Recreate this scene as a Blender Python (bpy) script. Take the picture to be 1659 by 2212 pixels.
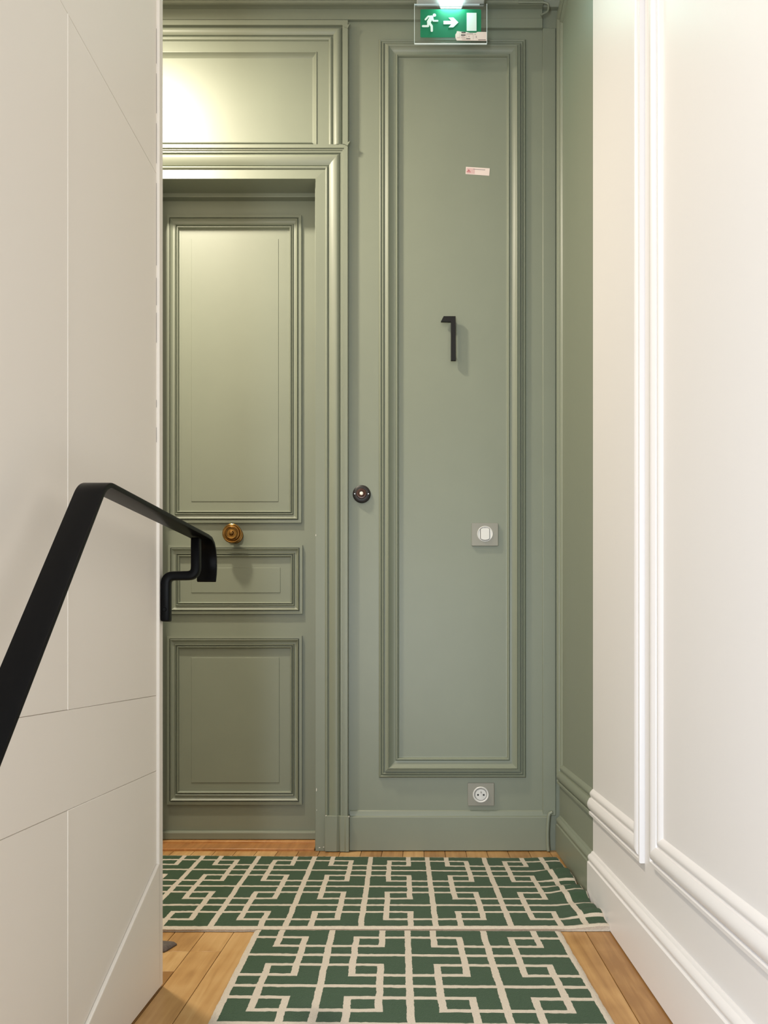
import bpy, bmesh, math, random
from mathutils import Vector, noise
random.seed(7)
for o in list(bpy.data.objects): bpy.data.objects.remove(o)
scn = bpy.context.scene
COL = scn.collection

# ------------------------------------------------------------------ camera, world, lights, exposure
F = 1900.0                    # focal length in pixels of the 1659 x 2212 frame
VX, VY, H = 910.0, 1410.0, 0.678
cam = bpy.data.cameras.new('camera'); camo = bpy.data.objects.new('camera', cam); COL.objects.link(camo)
camo.location = (0, 0, H); camo.rotation_euler = (math.radians(90), 0, 0)
cam.sensor_fit = 'VERTICAL'; cam.sensor_height = 36; cam.lens = F / 2212 * 36
cam.shift_x = (829.5 - VX) / 2212; cam.shift_y = (VY - 1106) / 2212
cam.clip_start = 0.02
scn.camera = camo
scn.view_settings.view_transform = 'Standard'; scn.view_settings.look = 'None'
scn.view_settings.gamma = 1; scn.view_settings.use_curve_mapping = False
scn.view_settings.exposure = -0.06

w = bpy.data.worlds.new('world'); scn.world = w; w.use_nodes = True
w.node_tree.nodes['Background'].inputs[0].default_value = (1.0, 0.97, 0.93, 1)
w.node_tree.nodes['Background'].inputs[1].default_value = 0.33

def light(name, kind, loc, energy, color, target=None, **kw):
    l = bpy.data.lights.new(name, kind); l.energy = energy; l.color = color
    for k, v in kw.items(): setattr(l, k, v)
    o = bpy.data.objects.new(name, l); COL.objects.link(o); o.location = loc
    if target: o.rotation_euler = (Vector(target) - Vector(loc)).to_track_quat('-Z', 'Y').to_euler()
    return o
light('hall_ceiling_lamp', 'AREA', (-1.06, 2.42, 2.86), 50, (1.0, 0.89, 0.72), target=(-1.04, 2.42, 0), shape='DISK', size=0.15)
light('stairwell_daylight', 'AREA', (-0.56, -0.75, 0.80), 68, (0.88, 0.95, 1.0), target=(-0.16, 2.2, 0.85), shape='RECTANGLE', size=0.5, size_y=1.4)
light('passage_lamp', 'AREA', (-0.05, 0.75, 2.95), 4.5, (1.0, 0.93, 0.87), target=(-0.05, 0.75, 0), shape='DISK', size=0.35)

# ------------------------------------------------------------------ helpers
ORG = {}
def PX(px, d): return (px - VX) * d / F
def PZ(py, d): return H + (VY - py) * d / F

def finish(me, smooth=None):
    bm = bmesh.new(); bm.from_mesh(me)
    bmesh.ops.recalc_face_normals(bm, faces=bm.faces)
    bm.to_mesh(me); bm.free()
    if smooth:
        for p in me.polygons: p.use_smooth = True
        me.set_sharp_from_angle(angle=math.radians(smooth))

def mesh(name, verts, faces, mat, parent=None, smooth=None, bevel=0, seg=2, fix=True, matidx=None):
    verts = [Vector(v) for v in verts]
    if parent is not None: org = ORG[parent]
    else:
        xs = [v.x for v in verts]; ys = [v.y for v in verts]; zs = [v.z for v in verts]
        org = Vector(((min(xs)+max(xs))/2, (min(ys)+max(ys))/2, min(zs)))
    me = bpy.data.meshes.new(name)
    me.from_pydata([v - org for v in verts], [], faces)
    mats = mat if isinstance(mat, (list, tuple)) else [mat]
    for m in mats: me.materials.append(m)
    if matidx: me.polygons.foreach_set('material_index', matidx)
    if bevel:
        bm = bmesh.new(); bm.from_mesh(me)
        bmesh.ops.recalc_face_normals(bm, faces=bm.faces)
        es = [e for e in bm.edges if len(e.link_faces) == 2 and e.calc_face_angle(0) > 0.5]
        res = bmesh.ops.bevel(bm, geom=es, offset=bevel, segments=seg, affect='EDGES', profile=0.5, clamp_overlap=True)
        for fc in res['faces']: fc.smooth = True
        bmesh.ops.recalc_face_normals(bm, faces=bm.faces)
        bm.to_mesh(me); bm.free()
    elif fix: finish(me, smooth)
    o = bpy.data.objects.new(name, me); COL.objects.link(o)
    if parent is not None: o.parent = parent; o.location = (0, 0, 0)
    else: o.location = org
    ORG[o] = org
    return o

def empty(name, loc, parent=None):
    o = bpy.data.objects.new(name, None); COL.objects.link(o); o.empty_display_size = 0.05
    o.location = loc if parent is None else Vector(loc) - ORG[parent]
    if parent is not None: o.parent = parent
    ORG[o] = Vector(loc)
    return o

def tag(o, label=None, cat=None, group=None, kind=None):
    if label: o['label'] = label
    if cat: o['category'] = cat
    if group: o['group'] = group
    if kind: o['kind'] = kind
    return o

def boxdata(x0, x1, y0, y1, z0, z1):
    v = [(x, y, z) for x in (x0, x1) for y in (y0, y1) for z in (z0, z1)]
    f = [(0,1,3,2), (4,6,7,5), (0,4,5,1), (2,3,7,6), (0,2,6,4), (1,5,7,3)]
    return v, f
def box(name, x0, x1, y0, y1, z0, z1, mat, parent=None, bevel=0.001, seg=2):
    v, f = boxdata(x0, x1, y0, y1, z0, z1)
    return mesh(name, v, f, mat, parent, bevel=bevel, seg=seg)

def prism(name, pts, M, a0, a1, mat, parent=None, bevel=0, smooth=None, seg=2):
    """polygon pts (u, v) extruded from a0 to a1; M(u, v, a) -> xyz"""
    n = len(pts)
    v = [M(u, t, a0) for u, t in pts] + [M(u, t, a1) for u, t in pts]
    f = [tuple(range(n)), tuple(range(2*n-1, n-1, -1))] + [(i, (i+1) % n, n+(i+1) % n, n+i) for i in range(n)]
    return mesh(name, v, f, mat, parent, bevel=bevel, smooth=smooth, seg=seg)
def XZ(u, v, a): return (u, a, v)
def YZ(u, v, a): return (a, u, v)
def XY(u, v, a): return (u, v, a)

def loft(name, secs, mat, parent=None, smooth=None, closed=True):
    """solid through rings of equal length, capped"""
    n = len(secs[0]); v = [p for s in secs for p in s]; f = []
    for k in range(len(secs)-1):
        for i in range(n):
            j = (i+1) % n
            f.append((k*n+i, k*n+j, (k+1)*n+j, (k+1)*n+i))
    f.append(tuple(range(n))); f.append(tuple((len(secs)-1)*n+i for i in range(n)))
    return mesh(name, v, f, mat, parent, smooth=smooth)

def arc(t0, h0, t1, h1, bulge, n=5):
    """points from (t0,h0) to (t1,h1) bulging out (+) or in (-)"""
    r = []
    for i in range(1, n+1):
        s = i / n
        r.append((t0+(t1-t0)*s, h0+(h1-h0)*s + bulge*math.sin(math.pi*s)))
    return r

def frame(name, outer, inner, prof, M, mat, parent, sides='LTRB', smooth=38):
    """mitred moulding, every length its own object. outer / inner = (a0, a1, b0, b1); prof = (t, h)"""
    A0, A1, B0, B1 = outer; a0, a1, b0, b1 = inner
    prof = list(prof)
    if prof[0][1] != 0: prof = [(prof[0][0], 0)] + prof
    if prof[-1][1] != 0: prof = prof + [(prof[-1][0], 0)]
    L = lambda p, q, t: p + (q-p)*t
    cor = {'bl': lambda t: (L(A0,a0,t), L(B0,b0,t)), 'br': lambda t: (L(A1,a1,t), L(B0,b0,t)),
           'tl': lambda t: (L(A0,a0,t), L(B1,b1,t)), 'tr': lambda t: (L(A1,a1,t), L(B1,b1,t))}
    sd = {'L': ('bl','tl'), 'T': ('tl','tr'), 'R': ('tr','br'), 'B': ('br','bl')}
    out = []
    for s in sides:
        rings = []
        for c in sd[s]:
            rings.append([M(*cor[c](t), h) for t, h in prof])
        out.append(loft(name, rings, mat, parent, smooth=smooth))
    return out
def BACK(y0): return lambda a, b, h: (a, y0-h, b)
def RIGHT(x0): return lambda a, b, h: (x0-h, a, b)

def lathe(name, prof, c, mat, parent=None, n=40, smooth=35, axis=(0,-1,0)):
    """prof (r, h) along axis, closed solid"""
    c = Vector(c); ax = Vector(axis); prof = [p for p in prof if p[0] > 0]
    u = Vector((1,0,0)) if abs(ax.x) < .9 else Vector((0,1,0)); w_ = ax.cross(u).normalized(); u = w_.cross(ax).normalized()
    v = []; f = []
    for r, h in prof:
        for i in range(n):
            a = 2*math.pi*i/n
            v.append(c + ax*h + (u*math.cos(a) + w_*math.sin(a))*r)
    for k in range(len(prof)-1):
        for i in range(n):
            j = (i+1) % n
            f.append((k*n+i, k*n+j, (k+1)*n+j, (k+1)*n+i))
    f.append(tuple(range(n))); f.append(tuple((len(prof)-1)*n+i for i in range(n)))
    return mesh(name, v, f, mat, parent, smooth=smooth)

def fillet(pts, rad, n=6):
    """round the corners of an open 2d polyline"""
    out = [pts[0]]
    for i in range(1, len(pts)-1):
        p, q, r = Vector(pts[i-1]), Vector(pts[i]), Vector(pts[i+1])
        k = rad[i-1] if isinstance(rad, (list, tuple)) else rad
        d1 = (p-q).normalized(); d2 = (r-q).normalized()
        ang = d1.angle(d2); t = min(k/math.tan(ang/2), (p-q).length*.48, (r-q).length*.48)
        a = q+d1*t; b = q+d2*t
        for j in range(n+1):
            s = j/n
            out.append(tuple(a*(1-s)**2 + q*2*s*(1-s) + b*s*s))
    out.append(pts[-1])
    return out

def ribbon(name, path, half, M, wa, wb, mat, parent=None, bevel=0.0015):
    """flat bar: path in a plane, thickness 2*half in that plane, width wa..wb across it"""
    n = len(path); A = []; B = []
    for i in range(n):
        p = Vector(path[max(i-1, 0)]); q = Vector(path[min(i+1, n-1)])
        d = (q-p).normalized(); nn = Vector((-d.y, d.x))
        c = Vector(path[i]); A.append(c+nn*half); B.append(c-nn*half)
    secs = [[M(A[i].x, A[i].y, wa), M(A[i].x, A[i].y, wb), M(B[i].x, B[i].y, wb), M(B[i].x, B[i].y, wa)] for i in range(n)]
    o = loft(name, secs, mat, parent)
    me = o.data
    bm = bmesh.new(); bm.from_mesh(me)
    es = [e for e in bm.edges if len(e.link_faces) == 2 and e.calc_face_angle(0) > 0.8]
    bmesh.ops.bevel(bm, geom=es, offset=bevel, segments=2, affect='EDGES', profile=0.5, clamp_overlap=True)
    bm.to_mesh(me); bm.free(); finish(me, 40)
    return o

# ------------------------------------------------------------------ materials
def new_mat(name):
    m = bpy.data.materials.new(name); m.use_nodes = True
    nt = m.node_tree; b = nt.nodes['Principled BSDF']
    return m, nt, b
def srgb(r, g, b):
    return tuple(((c/255+.055)/1.055)**2.4 if c > 10 else c/255/12.92 for c in (r, g, b)) + (1,)
def nd(nt, t, **kw):
    n = nt.nodes.new(t)
    for k, v in kw.items():
        if k in n.inputs: n.inputs[k].default_value = v
        else: setattr(n, k, v)
    return n
def bumps(nt, b, scale, strength, dist=0.001, stretch=(1,1,1), detail=4):
    g = nd(nt, 'ShaderNodeNewGeometry'); mp = nd(nt, 'ShaderNodeMapping'); mp.inputs['Scale'].default_value = stretch
    nt.links.new(g.outputs['Position'], mp.inputs['Vector'])
    n = nd(nt, 'ShaderNodeTexNoise'); n.inputs['Scale'].default_value = scale; n.inputs['Detail'].default_value = detail
    nt.links.new(mp.outputs[0], n.inputs['Vector'])
    bp = nd(nt, 'ShaderNodeBump'); bp.inputs['Strength'].default_value = strength; bp.inputs['Distance'].default_value = dist
    nt.links.new(n.outputs[0], bp.inputs['Height']); nt.links.new(bp.outputs[0], b.inputs['Normal'])
    return n
def mottle(nt, b, col, amt, scale):
    g = nd(nt, 'ShaderNodeNewGeometry')
    n = nd(nt, 'ShaderNodeTexNoise'); n.inputs['Scale'].default_value = scale; n.inputs['Detail'].default_value = 3
    nt.links.new(g.outputs['Position'], n.inputs['Vector'])
    r = nd(nt, 'ShaderNodeMapRange'); r.inputs[3].default_value = 1-amt; r.inputs[4].default_value = 1+amt
    nt.links.new(n.outputs[0], r.inputs[0])
    mx = nd(nt, 'ShaderNodeVectorMath', operation='SCALE'); mx.inputs[0].default_value = col[:3]
    nt.links.new(r.outputs[0], mx.inputs['Scale']); nt.links.new(mx.outputs[0], b.inputs['Base Color'])
    return mx
def simple(name, col, rough=.5, metal=0, bump=None, emis=None, spec=.5, mott=None):
    m, nt, b = new_mat(name)
    b.inputs['Base Color'].default_value = col; b.inputs['Roughness'].default_value = rough; b.inputs['Metallic'].default_value = metal
    b.inputs['Specular IOR Level'].default_value = spec
    if bump: bumps(nt, b, *bump)
    if mott: mottle(nt, b, col, *mott)
    if emis: b.inputs['Emission Color'].default_value = emis[0]; b.inputs['Emission Strength'].default_value = emis[1]
    return m

GREEN = srgb(126, 132, 116); WHITE = srgb(226, 223, 224)
m_green = simple('sage_green_paint', GREEN, .43, bump=(34, .12, .0012, (1,1,.5)), mott=(.04, 7))
m_white = simple('warm_white_paint', srgb(227, 220, 209), .5, bump=(45, .12, .001))
m_ceil = simple('ceiling_white', srgb(236, 232, 222), .8)
# one wall painted in two colours: sage green at the hall end, white along the passage
EDGE_Y = 2.428
m_two, nt, b = new_mat('two_tone_wall_paint')
g = nd(nt, 'ShaderNodeNewGeometry'); sp = nd(nt, 'ShaderNodeSeparateXYZ'); nt.links.new(g.outputs['Position'], sp.inputs[0])
gt = nd(nt, 'ShaderNodeMath', operation='GREATER_THAN'); nt.links.new(sp.outputs['Y'], gt.inputs[0]); gt.inputs[1].default_value = EDGE_Y
mx = nd(nt, 'ShaderNodeMix', data_type='RGBA'); nt.links.new(gt.outputs[0], mx.inputs[0])
mx.inputs[6].default_value = WHITE; mx.inputs[7].default_value = GREEN; nt.links.new(mx.outputs[2], b.inputs['Base Color'])
b.inputs['Roughness'].default_value = .4
bumps(nt, b, 34, .12, .001)

m_black = simple('black_satin_metal', (.0022, .0022, .0024, 1), .38, bump=(120, .1, .0006), spec=.09)
m_matblack = simple('matt_black', (.004, .004, .004, 1), .55, spec=.3)
m_brass = simple('aged_brass', srgb(140, 106, 58), .24, 1.0, mott=(.15, 60))
m_bake = simple('dark_brown_bakelite', srgb(18, 12, 11), .5, mott=(.3, 90))
m_brown = simple('brown_turned_wood', srgb(66, 36, 24), .32, mott=(.4, 150))
m_ivory = simple('ivory_button', srgb(240, 232, 222), .35)
m_steel = simple('steel_screw', (.5, .5, .5, 1), .3, 1)
m_plate = simple('satin_titanium_plate', srgb(136, 134, 123), .42, .2)
m_wplast = simple('white_plastic', srgb(212, 212, 210), .3)
m_shade = simple('grey_shadow_gap', srgb(96, 94, 90), .6)
m_hole = simple('dark_hole', (.004, .004, .004, 1), .6)
m_sticker = simple('white_sticker_paper', srgb(222, 206, 200), .5)
m_stickerpink = simple('pink_print', srgb(206, 174, 172), .6)
m_red = simple('red_print', srgb(176, 90, 96), .6)
m_inkgrey = simple('grey_print', srgb(150, 140, 142), .6)
m_inkdark = simple('dark_print', srgb(74, 66, 64), .6)
m_signgreen = simple('sign_green', (.0, .13, .058, 1), .35, emis=((.0, .30, .13, 1), .14))
m_signwhite = simple('sign_white', srgb(205, 214, 210), .4, emis=((.85, .95, .9, 1), .1))
m_led = simple('led_strip', (1, 1, 1, 1), .4, emis=((.72, 1, .98, 1), 9))
m_edgeglow = simple('lit_plate_edge', (.9, 1, 1, 1), .3, emis=((.8, .95, .95, 1), .16))
m_housing = simple('sign_housing', srgb(205, 208, 206), .4)
m_gap = simple('dark_joint', srgb(60, 48, 38), .9)
m_wedge = simple('weathered_grey_wood', srgb(92, 82, 76), .8, bump=(220, .6, .002, (.2, 1, 1)), mott=(.4, 120))

m_acr, nt, b = new_mat('clear_acrylic')
nt.nodes.remove(b)
tr = nd(nt, 'ShaderNodeBsdfTransparent'); gl = nd(nt, 'ShaderNodeBsdfGlossy'); gl.inputs['Roughness'].default_value = .06
tr.inputs[0].default_value = (.95, .97, .96, 1)
fr = nd(nt, 'ShaderNodeFresnel'); fr.inputs[0].default_value = 1.49; ms = nd(nt, 'ShaderNodeMixShader')
nt.links.new(fr.outputs[0], ms.inputs[0]); nt.links.new(tr.outputs[0], ms.inputs[1]); nt.links.new(gl.outputs[0], ms.inputs[2])
nt.links.new(ms.outputs[0], nt.nodes['Material Output'].inputs[0])

def wood(name, c0, c1, c2):
    m, nt, b = new_mat(name)
    g = nd(nt, 'ShaderNodeNewGeometry'); oi = nd(nt, 'ShaderNodeObjectInfo')
    mp = nd(nt, 'ShaderNodeMapping'); mp.inputs['Scale'].default_value = (60, 3.2, 60)
    ad = nd(nt, 'ShaderNodeVectorMath', operation='ADD'); sc = nd(nt, 'ShaderNodeVectorMath', operation='SCALE')
    cx = nd(nt, 'ShaderNodeCombineXYZ'); nt.links.new(oi.outputs['Random'], cx.inputs[0]); nt.links.new(oi.outputs['Random'], cx.inputs[1])
    nt.links.new(cx.outputs[0], sc.inputs[0]); sc.inputs['Scale'].default_value = 7
    nt.links.new(g.outputs['Position'], ad.inputs[0]); nt.links.new(sc.outputs[0], ad.inputs[1]); nt.links.new(ad.outputs[0], mp.inputs['Vector'])
    n = nd(nt, 'ShaderNodeTexNoise'); n.inputs['Scale'].default_value = 1; n.inputs['Detail'].default_value = 6; n.inputs['Distortion'].default_value = .6
    nt.links.new(mp.outputs[0], n.inputs['Vector'])
    n2 = nd(nt, 'ShaderNodeTexNoise'); n2.inputs['Scale'].default_value = 9; n2.inputs['Detail'].default_value = 2
    nt.links.new(ad.outputs[0], n2.inputs['Vector'])
    a1 = nd(nt, 'ShaderNodeMath', operation='MULTIPLY_ADD'); nt.links.new(n.outputs[0], a1.inputs[0]); a1.inputs[1].default_value = .55
    a2 = nd(nt, 'ShaderNodeMath', operation='MULTIPLY_ADD'); nt.links.new(n2.outputs[0], a2.inputs[0]); a2.inputs[1].default_value = .35
    a3 = nd(nt, 'ShaderNodeMath', operation='MULTIPLY_ADD'); nt.links.new(oi.outputs['Random'], a3.inputs[0]); a3.inputs[1].default_value = .38; a3.inputs[2].default_value = -.14
    nt.links.new(a3.outputs[0], a2.inputs[2]); nt.links.new(a2.outputs[0], a1.inputs[2])
    r = nd(nt, 'ShaderNodeValToRGB'); e = r.color_ramp.elements
    e[0].position = .28; e[0].color = c0; e[1].position = .78; e[1].color = c2
    k = r.color_ramp.elements.new(.52); k.color = c1
    nt.links.new(a1.outputs[0], r.inputs[0]); nt.links.new(r.outputs[0], b.inputs['Base Color'])
    b.inputs['Roughness'].default_value = .38
    bp = nd(nt, 'ShaderNodeBump'); bp.inputs['Strength'].default_value = .25; bp.inputs['Distance'].default_value = .0008
    nt.links.new(n.outputs[0], bp.inputs['Height']); nt.links.new(bp.outputs[0], b.inputs['Normal'])
    return m
m_oak = wood('waxed_oak', srgb(148, 106, 58), srgb(183, 141, 88), srgb(207, 170, 117))
m_thresh = wood('orange_oak', srgb(146, 96, 50), srgb(178, 124, 70), srgb(198, 148, 90))

def pile(name, col, amt):
    m, nt, b = new_mat(name)
    mottle(nt, b, col, amt, 300)
    b.inputs['Roughness'].default_value = .95; b.inputs['Specular IOR Level'].default_value = .1
    b.inputs['Sheen Weight'].default_value = .12; b.inputs['Sheen Roughness'].default_value = .5
    bumps(nt, b, 420, .8, .0025, detail=3)
    return m
m_rgreen = pile('green_wool_pile', srgb(50, 73, 49), .28)
m_rcream = pile('cream_wool_pile', srgb(197, 186, 171), .2)

# ------------------------------------------------------------------ setting: shell
D = 3.016                     # plane of the back wall
XR = 0.474                    # plane of the right wall
XL = -0.5315                  # plane of the left wall panels
XB = -0.5255                  # face of its corner bead and stringer board
ZC = 3.06
DD = 3.126                    # plane of the recessed door

# floor: dark bed, oak planks as pieces
floor = box('floor', -2.3, 0.60, 1.12, 3.30, -0.08, -0.012, m_gap, bevel=0)
tag(floor, 'waxed honey oak strip floor under the two green rugs', kind='structure')
PW = 0.0712
def plank(x0, x1, y0, y1, z=0.0):
    g_ = .0006
    v, f = boxdata(x0+g_, x1-g_, y0+g_, y1-g_, -0.0125, z)
    mesh('plank', v, f, m_oak, floor, bevel=.0008, seg=1)
YM = 2.52
for k in range(-22, 15):                        # front zone
    x0 = -0.526 + k*PW; x1 = x0 + PW
    if x0 > 0.6 or x1 < -2.28: continue
    x1 = min(x1, 0.6)
    if x0 < -0.60 and k != -1: cuts = [1.12, 1.35 + (k*37 % 11)*.07, YM]
    elif k == -1: cuts = [1.12, 1.872, 1.997, YM]
    elif k == 0: cuts = [1.12, 1.997, YM]
    else: cuts = [1.12, 1.35 + (k*23 % 13)*.08, YM] if -.42 < x0 < .36 else [1.12, YM]
    for a, c in zip(cuts, cuts[1:]): plank(x0, x1, a, c)
for k in range(-26, 16):                        # zone along the back wall
    x0 = -0.489 + k*PW; x1 = x0 + PW
    if x0 > 0.58 or x1 < -2.28: continue
    plank(x0, min(x1, .6), YM, 3.05)

ceiling = box('ceiling', -2.4, 0.62, -0.3, 3.3, ZC, ZC+.08, m_ceil, bevel=0)
tag(ceiling, 'plain white ceiling above the hall', kind='structure')

# steps going down towards the viewer, below the frame
for i in range(6):
    s = box('stair_step', -0.52, XR, 1.12-.28*(i+1), 1.12-.28*i, -0.17*(i+1)-.05, -0.17*(i+1), m_oak, bevel=.004)
    tag(s, 'oak stair tread below the landing', kind='structure')

# back wall, with the door opening
DX0, DX1 = -0.926, PX(681.5, 3.004)              # door opening
DZ1 = PZ(386, 3.004)
def wallpoly():
    x0, x1, zt = -2.3, 0.60, ZC
    return [(x0, -.05), (DX0, -.05), (DX0, DZ1), (DX1, DZ1), (DX1, -.05), (x1, -.05), (x1, zt), (x0, zt)]
wall_back = prism('wall_back', wallpoly(), XZ, D, D+.24, m_green)
tag(wall_back, 'sage green panelled wall at the end of the hall', kind='structure')

# over-door panel block
OB = (PX(261, 2.988), PX(751.3, 2.988), PZ(311, 2.988), PZ(43, 2.988))
IB = (PX(338, 3.008), PX(674, 3.008), PZ(302, 3.008), PZ(125, 3.008))
prof_over = [(0, .028), (.145, .028), (.155, .017), (.165, .016), (.17, .018)] + arc(.17, .018, .27, .028, .002) + arc(.27, .028, .40, .021, .002) \
    + [(.41, .015), (.425, .015)] + arc(.425, .017, .53, .018, .004) + [(.54, .013), (.85, .013)] + arc(.85, .013, .9, .012, .004) + [(1.0, .004)]
OO = (OB[0], OB[1], OB[2], OB[3])
fr_in = (IB[0], IB[1], OB[2], IB[3])
frame('over_door_moulding', OO, fr_in, prof_over, BACK(D), m_green, wall_back, 'LTR')
box('over_door_panel', IB[0]-.03, IB[1]+.03, D-.0045, D+.01, OB[2], IB[3]+.02, m_green, wall_back, bevel=.0005)
frame('over_door_lip', (IB[0]-.002, IB[1]+.002, PZ(309, 3.0), IB[3]), (IB[0]+.004, IB[1]-.004, PZ(302, 3.0), IB[3]-.003),
      [(0, .012)] + arc(0, .012, .6, .012, .003) + [(1, .005)], BACK(D), m_green, wall_back, 'B')
# paint burr at the two right corners of the block
for py in (52, 306):
    prism('paint_burr', [(OB[1]-.012, PZ(py, 2.98)-.004), (OB[1]+.008, PZ(py, 2.98)+.006), (OB[1]-.001, PZ(py, 2.98)-.010)], XZ, D-.030, D-.022, m_green, wall_back)

# tall bolection panel
OP = (PX(818.6, 3.010), PX(1136, 3.010), PZ(1680, 3.010), PZ(85, 3.010))
IP = (PX(863, D), PX(1093, D), PZ(1634, D), PZ(127.5, D))
prof_bol = [(t, h*1.35) for t, h in [(0, .003)] + arc(0, .003, .12, .005, .0035) + [(.14, .0035)] + arc(.14, .0045, .25, .0055, .003) + [(.26, .003), (.29, .003), (.30, .010), (.43, .0125)] \
    + arc(.43, .0125, .50, .0135, .0025, 4) + arc(.50, .0135, .81, .0055, -.0022, 6) + [(.82, .005)] + arc(.82, .006, .94, .006, .0038) + [(.95, .0006), (1, .0)]]
frame('panel_moulding', OP, IP, prof_bol, BACK(D), m_green, wall_back)

# corner board beside the tall panel
box('corner_board', PX(1172, 3.01), PX(1201, 3.01), D-.007, D+.005, .12, PZ(60, 3.01), m_green, wall_back, bevel=.003, seg=3)

# cornice
zc0 = PZ(42, 3.004); zc1 = PZ(20, 3.004)
def cornice(x0, x1, zlow):
    pr = [(D+.01, zlow), (D-.012, zlow), (D-.012, zc1)] + [(D-.012-.023*s, zc1+.001*math.sin(math.pi*s)) for s in (.25,.5,.75,1)] \
        + [(D-.040, zc1+.003), (D-.041, zc1+.007), (D-.038, zc1+.011), (D-.034, zc1+.013), (D-.034, zc1+.022), (D-.05, zc1+.045), (D-.09, zc1+.10), (D-.13, ZC-.03), (D-.13, ZC), (D+.01, ZC)]
    return pr
crn = prism('trim_1', cornice(0, 0, zc0), YZ, -2.3, PX(975, 3.0), m_green, smooth=38)
tag(crn, 'sage green moulded cornice along the top of the end wall', kind='structure')
prism('cornice_length', cornice(0, 0, PZ(60, 3.004)), YZ, PX(975, 3.0), PX(1172, 3.0), m_green, crn, smooth=38)
prism('cornice_length', [(D+.01, zc1+.004), (D-.018, zc1+.004), (D-.03, zc1+.03), (D-.13, ZC), (D+.01, ZC)], YZ, PX(1172, 3.0), XR+.01, m_green, crn, smooth=38)
box('fillet', PX(975, 3.0), PX(1172, 3.0), D-.0135, D-.01, PZ(37, 3.0)-.001, PZ(20, 3.0), m_green, crn, bevel=.0008)
# loose painted bead curling away at the cornice end
def tube(name, pts, r, mat, parent=None, n=10, smooth=60):
    secs = []
    for i, p in enumerate(pts):
        a = Vector(pts[max(i-1, 0)]); c = Vector(pts[min(i+1, len(pts)-1)]); d = (c-a).normalized()
        u = d.cross(Vector((0,1,.01))).normalized(); w_ = d.cross(u)
        rr = r[i] if isinstance(r, (list, tuple)) else r
        secs.append([Vector(p)+(u*math.cos(2*math.pi*k/n)+w_*math.sin(2*math.pi*k/n))*rr for k in range(n)])
    return loft(name, secs, mat, parent, smooth=smooth)
bx = [(PX(x, 2.975), 2.975, PZ(y, 2.975)) for x, y in fillet([(1120, 5), (1172, 5), (1186, 8), (1184, 25), (1168, 33)], 9)]
tube('loose_bead', bx, .0034, m_green, crn)

# architrave
OA = (PX(260, 2.990), PX(751, 2.990), 0.0, PZ(311.5, 2.990))
IA = (DX0, DX1, 0.0, DZ1)
prof_arch = [(0, .026), (.11, .026), (.12, .022), (.16, .022), (.17, .019), (.22, .019), (.235, .013), (.245, .012)] + arc(.245, .013, .34, .022, .002) \
    + arc(.34, .022, .58, .012, .0022, 6) + [(.59, .0085), (.605, .0085)] + arc(.605, .012, .70, .012, .004) + [(.705, .010), (1.0, .012)]
# profile runs from outer edge to the opening and returns into the reveal
arch = empty('trim_2', ((DX0+DX1)/2, D, 0))
tag(arch, 'moulded sage green architrave around the recessed door', kind='structure')
Ao = (OA[0], OA[1], .001, OA[3]); Ai = (IA[0], IA[1], .001, IA[3])
frame('casing', Ao, Ai, prof_arch, BACK(D), m_green, arch, 'LTR')
# plinth blocks
for sx in (1, -1):
    cxm = (DX0+DX1)/2
    a = PX(701.5, 2.985)-cxm; c = PX(754, 2.985)-cxm; z = PZ(1763, 2.985)
    s1 = PX(727, 2.985)-cxm; s2 = PX(733, 2.985)-cxm; s3 = PX(745, 2.985)-cxm
    pts = [(a, D), (a, D-.0265), (s1, D-.0275), (s2, D-.022), (s2+.002, D-.030), (s3, D-.0305), (s3+.0015, D-.033), (c, D-.033), (c, D)]
    prism('plinth_block', [(cxm+sx*p, q) for p, q in pts], XY, .002, z, m_green, arch, bevel=.0012)
# chips where the paint has come off along the casing edge
for px, py, dx, dz in ((682.3, 1156, .0008, .004), (683.6, 1706, .0012, .006), (684, 1750, .0007, .002), (690, 1831, .003, .0012), (699, 1830, .002, .0014), (704, 1762, .0022, .0015), (754, 1764, .0012, .003)):
    yy = D-.0126 if px < 701 else (D-.0285 if px < 720 else D-.034)
    x = PX(px, yy); z = PZ(py, yy)
    prism('paint_chip', [(x-dx, z-dz*.6), (x-dx*.2, z-dz), (x+dx, z-dz*.4), (x+dx*.8, z+dz*.7), (x-dx*.3, z+dz)], XZ, yy-.0002, yy+.002, m_ivory, arch)
# lining of the opening: soffit and jambs with stops
box('soffit_stop', DX0, DX1, DD-.028, DD+.02, PZ(425.5, DD-.028), DZ1+.01, m_green, arch, bevel=.002)
for x, sx in ((DX0, 1), (DX1, -1)):
    box('jamb_stop', min(x, x+sx*.004), max(x, x+sx*.004), D+.01, DD+.02, 0.003, DZ1, m_green, arch, bevel=.0008)

# baseboard of the back wall
zb = PZ(1764, 3.0)
pr = [(D, .003), (D-.015, .003), (D-.015, zb-.004), (D-.0135, zb), (D-.008, zb+.0005), (D-.007, zb+.006), (D-.004, zb+.016), (D, zb+.020)]
bb = prism('baseboard_back', pr, YZ, PX(755, 3.0), PX(1183, 3.0), m_green, smooth=38, bevel=.0008)
tag(bb, 'chipped sage green baseboard under the tall panel', kind='structure')
tube('rounded_end', [(PX(x, 2.99), 2.992, max(PZ(y, 2.99), .004)) for x, y in [(1193, 1755), (1188, 1757), (1185.5, 1763), (1184, 1780), (1183, 1800), (1183.5, 1825), (1185, 1842)]], .0058, m_green, bb)
bb2 = prism('baseboard_back', pr, YZ, -2.3, OA[0]-.006, m_green, smooth=38)
tag(bb2, 'sage green baseboard left of the door', kind='structure')

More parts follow.
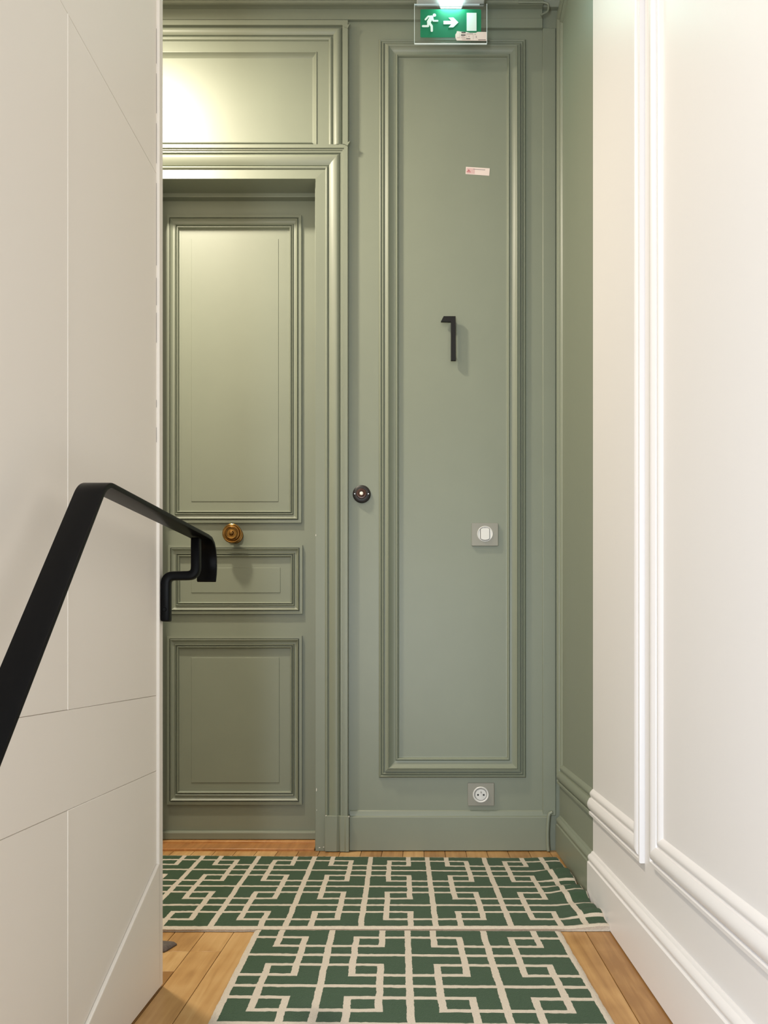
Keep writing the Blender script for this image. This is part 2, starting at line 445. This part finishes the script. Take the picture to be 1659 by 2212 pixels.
# threshold
th = box('trim_3', DX0+.004, DX1-.004, D-.012, DD+.03, -.011, .009, m_thresh, bevel=.003)
tag(th, 'orange oak threshold board below the door', kind='structure')
box('threshold_strip', DX0+.004, DX1-.004, DD-.035, DD+.03, .006, .0155, m_thresh, th, bevel=.002)

# ------------------------------------------------------------------ door
door = box('door_1', DX0-.006, DX1+.012, DD, DD+.045, .018, DZ1+.02, m_green, bevel=.001)
tag(door, 'recessed sage green door with three moulded panels and brass knob', kind='structure')
prof_door = [(t, h*1.5) for t, h in [(0, .007), (.19, .0075), (.2, .003), (.235, .003), (.245, .008), (.28, .0095)] + arc(.28, .0095, .50, .0045, -.0016, 5) + [(.56, .0045), (.57, .0035)] \
    + arc(.57, .0045, .66, .005, .003, 4) + [(.665, .002), (.70, .002)] + arc(.70, .0035, .84, .0035, .0035, 5) + [(.86, .0003), (1, .0002)]]
dmid = DD-.004
for (o_, fd, rs) in (((361, 651, 1129.5, 464.5), (391, 621, 1099, 500), (413, 602, 1084, 516)),
                 ((363, 653.5, 1326, 1177.5), (393, 623.5, 1296, 1208), (413, 606, 1281, 1226)),
                 ((361, 652.5, 1738, 1373.5), (391, 623, 1704, 1405), (413, 604, 1691, 1420))):
    q = lambda r, d: (PX(r[0], d), PX(r[1], d), PZ(r[2], d), PZ(r[3], d))
    frame('panel_moulding', q(o_, dmid-.003), q(fd, dmid+.002), prof_door, BACK(DD), m_green, door)
    R = q(rs, DD)
    e = .0015
    v = [(R[0], DD+.001, R[2]), (R[1], DD+.001, R[2]), (R[1], DD+.001, R[3]), (R[0], DD+.001, R[3]),
         (R[0]+e, DD-.0018, R[2]+e), (R[1]-e, DD-.0018, R[2]+e), (R[1]-e, DD-.0018, R[3]-e), (R[0]+e, DD-.0018, R[3]-e)]
    mesh('raised_panel', v, [(0,1,2,3), (4,5,6,7), (0,1,5,4), (1,2,6,5), (2,3,7,6), (3,0,4,7)], m_green, door)
zr = PZ(1794, DD)
prism('weather_bar', [(DD, .0175), (DD-.012, .0175), (DD-.012, zr-.007), (DD-.009, zr-.001), (DD-.003, zr), (DD, zr)], YZ, DX0, DX1+.005, m_green, door, bevel=.001)
kc = (PX(507.5, DD), DD, PZ(1154, 3.10))
knob = lathe('door_knob', [(.0, .0), (.011, .0), (.0105, .028), (.014, .034), (.026, .037), (.0325, .041), (.0345, .047), (.0335, .051), (.031, .0525), (.0275, .0515), (.027, .053),
    (.0262, .056), (.0235, .0572), (.0215, .056), (.0205, .0565), (.0203, .060), (.0193, .0615), (.0175, .061), (.0165, .0585), (.011, .0575), (.0085, .0585), (.0078, .062), (.0055, .0655), (.002, .0668), (.0, .067)], kc, m_brass, door, n=48)
tag(knob, 'turned aged brass door knob with concentric rings')
lathe('rose', [(0, 0), (.030, 0), (.0295, .004), (.026, .007), (.014, .0085), (0, .009)], kc, m_brass, knob, n=40)

# ------------------------------------------------------------------ right wall
wall_right = box('wall_right', XR, XR+.14, -.3, 3.2, -1.2, ZC, m_two, bevel=0)
tag(wall_right, 'panelled passage wall painted white, turning sage green near the hall end', kind='structure')
prof_r = [(0, .009), (.02, .011), (.12, .0115), (.14, .010), (.16, .0065), (.18, .0065)] + arc(.18, .010, .66, .0095, .0065, 9) + [(.67, .0062), (.70, .0062)] + arc(.70, .0062, .97, .003, .0045, 6) + [(1, .0)]
frame('panel_moulding', (1.866, 3.004, .231, 2.858), (1.932, 2.946, .302, 2.787), prof_r, RIGHT(XR), m_two, wall_right)
frame('panel_moulding', (-.2, 1.790, .247, 2.858), (-.13, 1.722, .314, 2.787), prof_r, RIGHT(XR), m_two, wall_right, 'LTRB')
def baseR(y, zt):
    return [(XR, y, .004), (XR-.0165, y, .004), (XR-.0165, y, zt-.029), (XR-.0125, y, zt-.027), (XR-.0125, y, zt-.023), (XR-.0145, y, zt-.020), (XR-.0148, y, zt-.015),
            (XR-.0115, y, zt-.009), (XR-.006, y, zt-.006), (XR-.0045, y, zt-.002), (XR-.002, y, zt), (XR, y, zt)]
bbr = loft('baseboard_right', [baseR(2.999, .124), baseR(2.40, .131), baseR(1.8, .140), baseR(1.12, .152)], m_two, smooth=38)
tag(bbr, 'moulded baseboard of the passage wall, white then green', kind='structure')

# ------------------------------------------------------------------ left wall: partition with boards
YE = 1.789                                       # end of the partition
XK = XL-.012
wl = box('wall_left', -.66, XK, .35, YE-.001, -1.2, ZC, m_gap, bevel=0)
wl.data.materials[0] = m_white
tag(wl, 'off-white boarded partition with sloping skirting beside the handrail', kind='structure')
YJ, YS = 1.3235, 1.766
zA, zB, zCj = .592, .441, 1.639
st = lambda y: .257 + (y-1.768)*.435             # top of the sloping stringer board
G = .0002
def board(pts, bev=.0007):
    prism('board', pts, YZ, XK+.0002, XL, m_white, wl, bevel=bev, seg=1)
board([(.35, zCj+G), (YS, zCj+G), (YS, ZC), (.35, ZC)])
board([(.35, zA+G), (YJ-G/2, zA+G), (YJ-G/2, zCj-G), (.35, zCj-G)])
board([(YJ+G/2, zA+G), (YS, zA+G), (YS, zCj-G), (YJ+G/2, zCj-G)])
board([(.35, zB+G), (YS, zB+G), (YS, zA-G), (.35, zA-G)])
board([(YJ+G/2, st(YJ)), (YS, st(YS)), (YS, zB-G), (YJ+G/2, zB-G)])
board([(.35, st(.35)), (YJ-G/2, st(YJ)), (YJ-G/2, zB-G), (.35, zB-G)])
# filled vertical joints stand slightly proud
for z0, z1 in ((zA, zCj), (.07, zB)):
    box('filled_joint', XL-.001, XL+.0006, YJ-.0016, YJ+.0016, max(z0, st(YJ)), z1, m_white, wl, bevel=.0005)
bead = box('corner_bead', XK, XB, YS-.0005, YE, .004, ZC, m_white, wl, bevel=.0015)
# gaps in the filler along the bead
for z0, z1 in ((1.30, 1.36), (1.375, 1.43), (1.455, 1.62), (1.66, 1.74), (1.76, 1.84), (1.86, 1.93), (1.10, 1.13), (1.17, 1.185)):
    box('filler_crack', XL-.0005, XL+.0003, YS-.0022, YS-.0012, z0, z1, m_gap, wl, bevel=0)
prism('sloping_skirting', [(1.12, .004), (YS+.004, .004), (YS+.004, st(YS)), (1.12+.04, st(1.16)), (1.12, st(1.12))], YZ, XK, XB, m_white, wl, bevel=.0022) if st(1.12) > .004 else \
    prism('sloping_skirting', [(1.768-.250/.435, .005), (YS+.004, .004), (YS+.004, st(YS))], YZ, XK, XB, m_white, wl, bevel=.0022)
prism('sloping_skirting', [(.35, -1.2), (1.12, -1.2), (1.12, min(st(1.12), -.02)), (.35, st(.35))], YZ, XK, XB, m_white, wl, bevel=.0022)
# hall side of the partition and far end of the hall
wf = box('wall_front', -2.3, -.66, YE-.14, YE-.001, -.05, ZC, m_white, bevel=0); tag(wf, 'white wall on the near side of the hall', kind='structure')
we = box('wall_far_left', -2.42, -2.3, YE-.14, 3.3, -.05, ZC, m_white, bevel=0); tag(we, 'white wall closing the hall on the left', kind='structure')

# ------------------------------------------------------------------ handrail
hr = empty('handrail', (-.455, 1.777, .74))
tag(hr, 'black flat metal handrail descending along the off-white left wall', 'handrail')
path = fillet([(.30, -.115), (1.222, .914), (1.80, .917)], [.060], 9) + [(1.832, .9155), (1.852, .908), (1.864, .896), (1.8705, .880), (1.8725, .863), (1.870, .846), (1.862, .829)]
# slight inward lean of the curled end
ribbon('rail', path, .004, lambda u, v, a: (a, u, v), -.475, -.435, m_black, hr)
bpth = fillet([(-.5155, .741), (-.5155, .833), (-.455, .834), (-.455, .910)], [.017, .017], 7)
ribbon('bracket', bpth, .0088, lambda u, v, a: (u, a, v), 1.767, 1.788, m_black, hr, bevel=.003)
lathe('screw', [(0, 0), (.004, 0), (.0035, .0015), (0, .002)], (-.5155, 1.767, .765), m_black, hr, n=12)

# ------------------------------------------------------------------ rugs
HW = .123
def cream(u, v):
    ru, rv = round(u), round(v)
    du, dv = abs(u-ru), abs(v-rv)
    def seg(c, ctr): 
        k = (c-ctr) % 6; k = min(k, 6-k); return k <= 2+HW
    if dv < HW:
        m6 = rv % 6
        if m6 % 3 == 0: return True
        if seg(u, 0 if m6 in (1, 5) else 3): return True
    if du < HW:
        m6 = ru % 6
        if m6 % 3 == 0: return True
        if seg(v, 0 if m6 in (1, 5) else 3): return True
    return False

def rug(name, u0, u1, v0, v1, place, lift, thick, edges):
    """grid in pattern cells; place(u, v) -> (x, y); edges = rim width (left, right, rear, front) in cells drawn cream"""
    def lines(a, c):
        s = {a, c}
        k = math.floor(a)
        while k <= c+1:
            for t in (k-HW, k, k+HW): 
                if a < t < c: s.add(t)
            n = 6
            for i in range(1, n):
                t = k+HW+(1-2*HW)*i/n
                if a < t < c: s.add(t)
            k += 1
        s = sorted(s); out = [s[0]]
        for t in s[1:]:
            if t-out[-1] > .02 or t == c: out.append(t)
        return out
    us, vs = lines(u0, u1), lines(v0, v1)
    for e, (arr, base, sg) in zip(edges, ((us, u0, 1), (us, u1, -1), (vs, v0, 1), (vs, v1, -1))):
        if e: arr.append(base+sg*e)
    us = sorted(set(us)); vs = sorted(set(vs))
    verts = []; faces = []; mi = []
    nu, nv = len(us), len(vs)
    for j, v in enumerate(vs):
        for i, u in enumerate(us):
            n1 = noise.noise_vector(Vector((u*7, v*7, 3.1)))*.022 + noise.noise_vector(Vector((u*1.3, v*1.3, 9.7)))*.03
            x, y = place(u+n1.x, v+n1.y)
            ed = min(u-u0, u1-u, v-v0, v1-v)
            rim = max(0, 1-ed/.10)
            z = thick - .0035*rim*rim + .0007*noise.noise(Vector((u*9, v*9, 0))) + lift(u, v)
            verts.append((x, y, max(z, .003)))
    for j in range(nv-1):
        for i in range(nu-1):
            faces.append((j*nu+i, j*nu+i+1, (j+1)*nu+i+1, (j+1)*nu+i))
            uc, vc = (us[i]+us[i+1])/2, (vs[j]+vs[j+1])/2
            c = cream(uc, vc)
            if (edges[0] and uc-u0 < edges[0]) or (edges[1] and u1-uc < edges[1]) or (edges[2] and vc-v0 < edges[2]) or (edges[3] and v1-vc < edges[3]): c = True
            mi.append(1 if c else 0)
    # skirt
    per = [(i, 0) for i in range(nu)] + [(nu-1, j) for j in range(1, nv)] + [(i, nv-1) for i in range(nu-2, -1, -1)] + [(0, j) for j in range(nv-2, 0, -1)]
    base = len(verts); n = len(per); cx = sum(p[0] for p in verts)/len(verts); cy = sum(p[1] for p in verts)/len(verts)
    top = [j*nu+i for i, j in per]
    for ring, (zf, out) in enumerate(((.55, .0022), (.2, .0025), (0, .0012))):
        for k, t in enumerate(top):
            p = Vector(verts[t]); q = Vector(verts[top[(k+1) % n]])-Vector(verts[top[k-1]]); nn = Vector((q.y, -q.x, 0)).normalized()
            lift0 = max(0.0, p.z-thick)
            verts.append((p.x+nn.x*out, p.y+nn.y*out, max(p.z*zf, .0008)))
    for ring in range(3):
        for k in range(n):
            a0 = top[k] if ring == 0 else base+(ring-1)*n+k
            a1 = top[(k+1) % n] if ring == 0 else base+(ring-1)*n+(k+1) % n
            faces.append((a0, a1, base+ring*n+(k+1) % n, base+ring*n+k)); mi.append(1)
    o = mesh(name, verts, faces, [m_rgreen, m_rcream], None, smooth=60, matidx=mi)
    return o

CF = .0601
def place_front(u, v):                            # v counted from the rear edge towards the viewer
    x, y = u*CF, v*CF
    return (-.0333 + x + .028*y, 2.122 - y - .0157*x)
r1 = rug('runner_rug', -6.13, 6.13, -.02, 16, place_front, lambda u, v: 0, .0100, (.16, .16, .13, .2))
tag(r1, 'green and cream lattice runner rug in the foreground, running towards the viewer', 'rug')
CB = .0612
def place_back(u, v):
    x, y = u*CB, v*CB
    s = -.030 + .034*(v/12)
    return (.0187 + x + .0234*y, 2.877 - y + s*(x) )
def lift_back(u, v):
    e = max(0, min(1, (u-5.3)/1.2)) * max(.25, min(1, v/3))
    return .004*e + .011*e*(math.sin(v*1.9+.6)*.5+.5) + .003*e*math.sin(v*4.3)
r2 = rug('runner_rug', -27, 6.93, -.02, 12.12, place_back, lift_back, .0105, (.1, 0, .05, .2))
tag(r2, 'green and cream lattice runner rug lying crosswise before the door and panelled wall', 'rug')

# ------------------------------------------------------------------ exit sign
ES = 2.92
es = empty('exit_sign', (PX(973.5, ES), ES, PZ(93, ES)))
tag(es, 'clear acrylic exit sign with green running man panel, lit from above', 'exit sign')
x0, x1, z0, z1 = PX(895, ES), PX(1052, ES), PZ(93, ES), PZ(8, ES)
box('acrylic_plate', x0, x1, ES, ES+.006, z0, z1, m_acr, es, bevel=.0006, seg=1)
box('lit_edge', x0, x1, ES+.0005, ES+.0055, z0-.0014, z0-.0002, m_edgeglow, es, bevel=0)
box('lit_edge', x0, PX(1036, ES), ES+.0005, ES+.0055, z1-.0012, z1-.0002, m_edgeglow, es, bevel=0)
for xe in (x0, x1-.0009): box('lit_edge', xe, xe+.0009, ES-.0004, ES+.0064, z0, z1, m_edgeglow, es, bevel=0)
def SX(zx): return PX(880 + zx/8.73, ES)
def SZ(zy): return PZ(zy/8.73, ES)
def rrect(a, c, e, f, r, n=5):
    out = []
    for cx, cz, a0 in ((c-r, f-r, 0), (a+r, f-r, 90), (a+r, e+r, 180), (c-r, e+r, 270)):
        for i in range(n+1):
            t = math.radians(a0+90*i/n); out.append((cx+r*math.cos(t), cz+r*math.sin(t)))
    return out
prism('green_panel', rrect(SX(245), SX(1390), SZ(710), SZ(180), .004), XZ, ES-.0012, ES-.0002, m_signgreen, es)
yk = ES-.0020
# running figure: one continuous outline of overlapping strokes
bm_v = []; bm_f = []
def stroke(pts, wd, y):
    pts = [Vector((SX(a), SZ(c))) for a, c in pts]
    for k in range(len(pts)-1):
        a, c = pts[k], pts[k+1]; d = (c-a).normalized(); th0 = math.atan2(d.y, d.x)
        ring = [a + Vector((math.cos(th0+math.pi/2+math.pi*i/8), math.sin(th0+math.pi/2+math.pi*i/8)))*wd for i in range(9)] + \
               [c + Vector((math.cos(th0-math.pi/2+math.pi*i/8), math.sin(th0-math.pi/2+math.pi*i/8)))*wd for i in range(9)]
        b0 = len(bm_v); n = len(ring); yy = y - .00002*(len(bm_f) % 7)
        bm_v.extend([(p.x, yy, p.y) for p in ring]); bm_v.extend([(p.x, ES-.0012, p.y) for p in ring])
        bm_f.append(tuple(range(b0, b0+n)))
        for i in range(n): bm_f.append((b0+i, b0+(i+1) % n, b0+n+(i+1) % n, b0+n+i))
U = ES/F/8.73
stroke([(508, 292), (511, 293)], 30*U, yk)
stroke([(462, 318), (392, 318), (342, 374)], 16*U, yk)
stroke([(472, 330), (488, 400), (570, 400)], 15*U, yk)
stroke([(455, 335), (440, 360), (405, 420)], 37*U, yk)
stroke([(408, 428), (458, 500), (460, 586)], 22*U, yk)
stroke([(392, 430), (390, 500), (293, 500)], 19*U, yk)
mesh('running_figure', bm_v, bm_f, m_signwhite, es)
prism('arrow', [(SX(a), SZ(c)) for a, c in [(680, 400), (828, 400), (775, 340), (868, 338), (962, 430), (865, 523), (775, 523), (828, 465), (680, 465)]], XZ, yk, ES-.0012, m_signwhite, es)
prism('doorway_symbol', [(SX(a), SZ(c)) for a, c in [(1118, 250), (1303, 250), (1303, 590), (1118, 590)]], XZ, yk, ES-.0012, m_signwhite, es)
stk = prism('sticker', [(SX(a), SZ(c)) for a, c in [(935, 597), (1000, 606), (1110, 613), (1180, 630), (1290, 630), (1320, 612), (1495, 614), (1495, 780), (930, 775), (905, 720), (903, 665), (925, 630)]], XZ, ES-.0028, ES-.0021, m_sticker, es)
tag(stk, 'torn white paper sticker with small printed boxes')
for a, c, e, f, mt in ((1018, 612, 1098, 636, m_inkdark), (1010, 662, 1096, 684, m_inkdark), (1022, 694, 1070, 700, m_inkgrey), (1108, 735, 1184, 750, m_inkdark), (1120, 642, 1235, 654, m_inkgrey),
                       (1114, 650, 1117, 755, m_inkgrey), (1236, 650, 1239, 755, m_inkgrey), (985, 620, 988, 720, m_inkgrey), (935, 716, 985, 721, m_inkgrey), (1008, 716, 1096, 722, m_inkgrey), (1030, 748, 1100, 754, m_inkgrey), (1150, 690, 1170, 706, m_inkgrey), (1262, 654, 1290, 664, m_inkgrey), (1290, 690, 1304, 725, m_inkgrey), (1335, 757, 1478, 767, m_inkdark)):
    box('print_mark', SX(a), SX(e), ES-.0031, ES-.0027, SZ(f), SZ(c), mt, stk, bevel=0)
box('led_strip', PX(950, ES), PX(999, ES), ES-.003, ES+.009, PZ(9, ES), PZ(1, ES), m_led, es, bevel=.001)
box('lamp_housing', PX(900, ES), PX(1047, ES), ES-.02, ES+.03, PZ(1, ES), PZ(-34, ES), m_housing, es, bevel=.004)
box('mounting_arm', PX(945, ES), PX(1002, ES), ES+.02, D-.03, PZ(-14, ES), PZ(-30, ES), m_housing, es, bevel=.003)
light('exit_sign_led', 'AREA', (PX(975, ES), ES-.009, PZ(5, ES)), .8, (.45, 1.0, .92), target=(PX(975, ES), ES+.004, PZ(93, ES)), shape='RECTANGLE', size=.07, size_y=.012)

# ------------------------------------------------------------------ small fittings on the back wall
# house number
nb = empty('house_number', (PX(979, 3.0), D, PZ(780, 3.0)))
tag(nb, 'matt black figure 1 standing off the green panelled wall', 'house number')
prism('figure', [(PX(a, 3.0), PZ(c, 3.0)) for a, c in [(958.3, 684.2), (984, 684.2), (984.7, 779.7), (973.9, 779.7), (973.9, 696.2), (952.2, 695.8)]], XZ, D-.022, D-.012, m_matblack, nb, bevel=.0006)
for py in (690, 765): lathe('spacer_pin', [(0, 0), (.003, 0), (.003, .013), (0, .013)], (PX(979.3, 3.0), D, PZ(py, 3.0)), m_matblack, nb, n=12)

# wall sticker
sk = empty('wall_sticker', (PX(1031, D), D, PZ(380, D)))
tag(sk, 'small tilted white label with red triangle stuck on the green panel', 'sticker')
def tilt(pts): return [(PX(a, D), PZ(c, D)) for a, c in pts]
prism('paper', tilt([(1006.5, 360.5), (1058, 363.8), (1056.8, 380), (1005.7, 376.2)]), XZ, D-.0008, D-.0001, m_sticker, sk, bevel=.0002)
prism('pink_tint', tilt([(1008, 363), (1026, 364.2), (1025.4, 376), (1007.4, 374.8)]), XZ, D-.0010, D-.0007, m_stickerpink, sk)
prism('red_triangle', tilt([(1012.4, 366), (1015.5, 370), (1009.8, 369.6)]), XZ, D-.0012, D-.0009, m_red, sk)
prism('red_bar', tilt([(1007.8, 370.4), (1016.8, 371.1), (1016.7, 372.3), (1007.7, 371.7)]), XZ, D-.0012, D-.0009, m_red, sk)
prism('grey_line', tilt([(1022, 365), (1048, 366.8), (1047.9, 368), (1021.9, 366.3)]), XZ, D-.0012, D-.0007, m_inkgrey, sk)

# doorbell
bc = (PX(780.8, 3.0), D, PZ(1066, 3.0))
db = empty('doorbell', bc)
tag(db, 'round dark bakelite doorbell with white push button beside the door', 'doorbell')
lathe('base', [(0, 0), (.0305, 0), (.0308, .004), (.0295, .009), (.026, .0115), (.020, .0125), (0, .0125)], bc, m_bake, db, n=48)
lathe('ring', [(0, .012), (.0172, .012), (.0175, .0145), (.0155, .0175), (.0125, .0178), (.0105, .0155), (.009, .0145), (0, .0145)], bc, m_brown, db, n=40)
lathe('push_button', [(0, .0140), (.0062, .0140), (.0062, .0175), (.005, .0192), (.0025, .0200), (0, .0202)], bc, m_ivory, db, n=28)
for s in (-1, 1): lathe('screw', [(0, .0105), (.0024, .0105), (.002, .0128), (0, .0132)], (bc[0]+s*.0235, D, bc[2]-.0005), m_steel, db, n=12)

# light switch
def plate(root, cx, cy):
    a, c, e, f = PX(cx-28.5, 3.008), PX(cx+28.5, 3.008), PZ(cy+24.5, 3.008), PZ(cy-24.5, 3.008)
    prism('cover_plate', rrect(a, c, e, f, .0025, 3), XZ, D-.0085, D, m_plate, root, bevel=.0016, seg=3)
sw = empty('light_switch', (PX(1047.5, 3.008), D, PZ(1179, 3.008)))
tag(sw, 'square titanium light switch with round white rocker on the tall panel', 'light switch')
plate(sw, 1047.5, 1154.5)
c = (PX(1047.8, 3.008), D, PZ(1153.3, 3.008)); rr = .0268
lathe('bezel', [(0, .006), (rr, .006), (rr, .0098), (rr-.0012, .0108), (rr-.003, .0100), (rr-.0035, .0090), (0, .0090)], c, m_wplast, sw, n=48)
hw = .0148
pts = [(c[0]+x, c[2]+z) for x, z in [(-hw, -.017), (-.008, -.0205), (0, -.0215), (.008, -.0205), (hw, -.017), (hw, .017), (.008, .0205), (0, .0215), (-.008, .0205), (-hw, .017)]]
prism('rocker_gap', [(c[0]+(x-c[0])*1.13+(-.0004), c[2]+(z-c[2])*1.04-.0006) for x, z in pts], XZ, D-.0094, D-.0085, m_shade, sw)
n = len(pts)
v = [(x, D-.008, z) for x, z in pts] + [(x, D-.0115-.0022*((c[2]-z)/.021), z) for x, z in pts]
mesh('rocker', v, [tuple(range(n)), tuple(range(n, 2*n))] + [(i, (i+1) % n, n+(i+1) % n, n+i) for i in range(n)], m_wplast, sw, bevel=.0006)

# wall socket
so = empty('wall_socket', (PX(1039, 3.008), D, PZ(1741, 3.008)))
tag(so, 'square titanium wall socket with round white insert above the baseboard', 'socket')
plate(so, 1039, 1716)
c = (PX(1038.6, 3.008), D, PZ(1716.3, 3.008))
lathe('bezel', [(.0270, .004), (.0272, .0118), (.0258, .0132), (.0238, .0130), (.0212, .0098), (.0205, .0088)], c, m_wplast, so, n=48)
lathe('recess', [(.0206, .0080), (.0206, .0089)], c, m_shade, so, n=40)
lathe('insert', [(.0192, .008), (.0192, .0104), (.0182, .0112)], c, m_wplast, so, n=48)
for dx in (-.0098, .0098): lathe('pin_hole', [(.0033, .0105), (.0033, .0114)], (c[0]+dx, D, c[2]-.0008), m_hole, so, n=16)
lathe('earth_pin', [(.0032, .0105), (.0030, .0135), (.0022, .016), (.0010, .0168)], (c[0]+.0002, D, c[2]+.0088), m_steel, so, n=16)

# ------------------------------------------------------------------ wedge on the floor behind the partition
wv = [(-.70, 1.985, .0005), (-.578, 1.985, .0005), (-.562, 2.045, .0005), (-.70, 2.06, .0005), (-.70, 1.99, .016), (-.585, 1.992, .012), (-.572, 2.038, .010), (-.70, 2.052, .016)]
wd = mesh('door_wedge', wv, [(0,1,2,3), (4,5,6,7), (0,1,5,4), (1,2,6,5), (2,3,7,6), (3,0,4,7)], m_wedge, bevel=.005, seg=3)
tag(wd, 'dark grey weathered wooden wedge on the floor at the partition corner', 'door wedge')
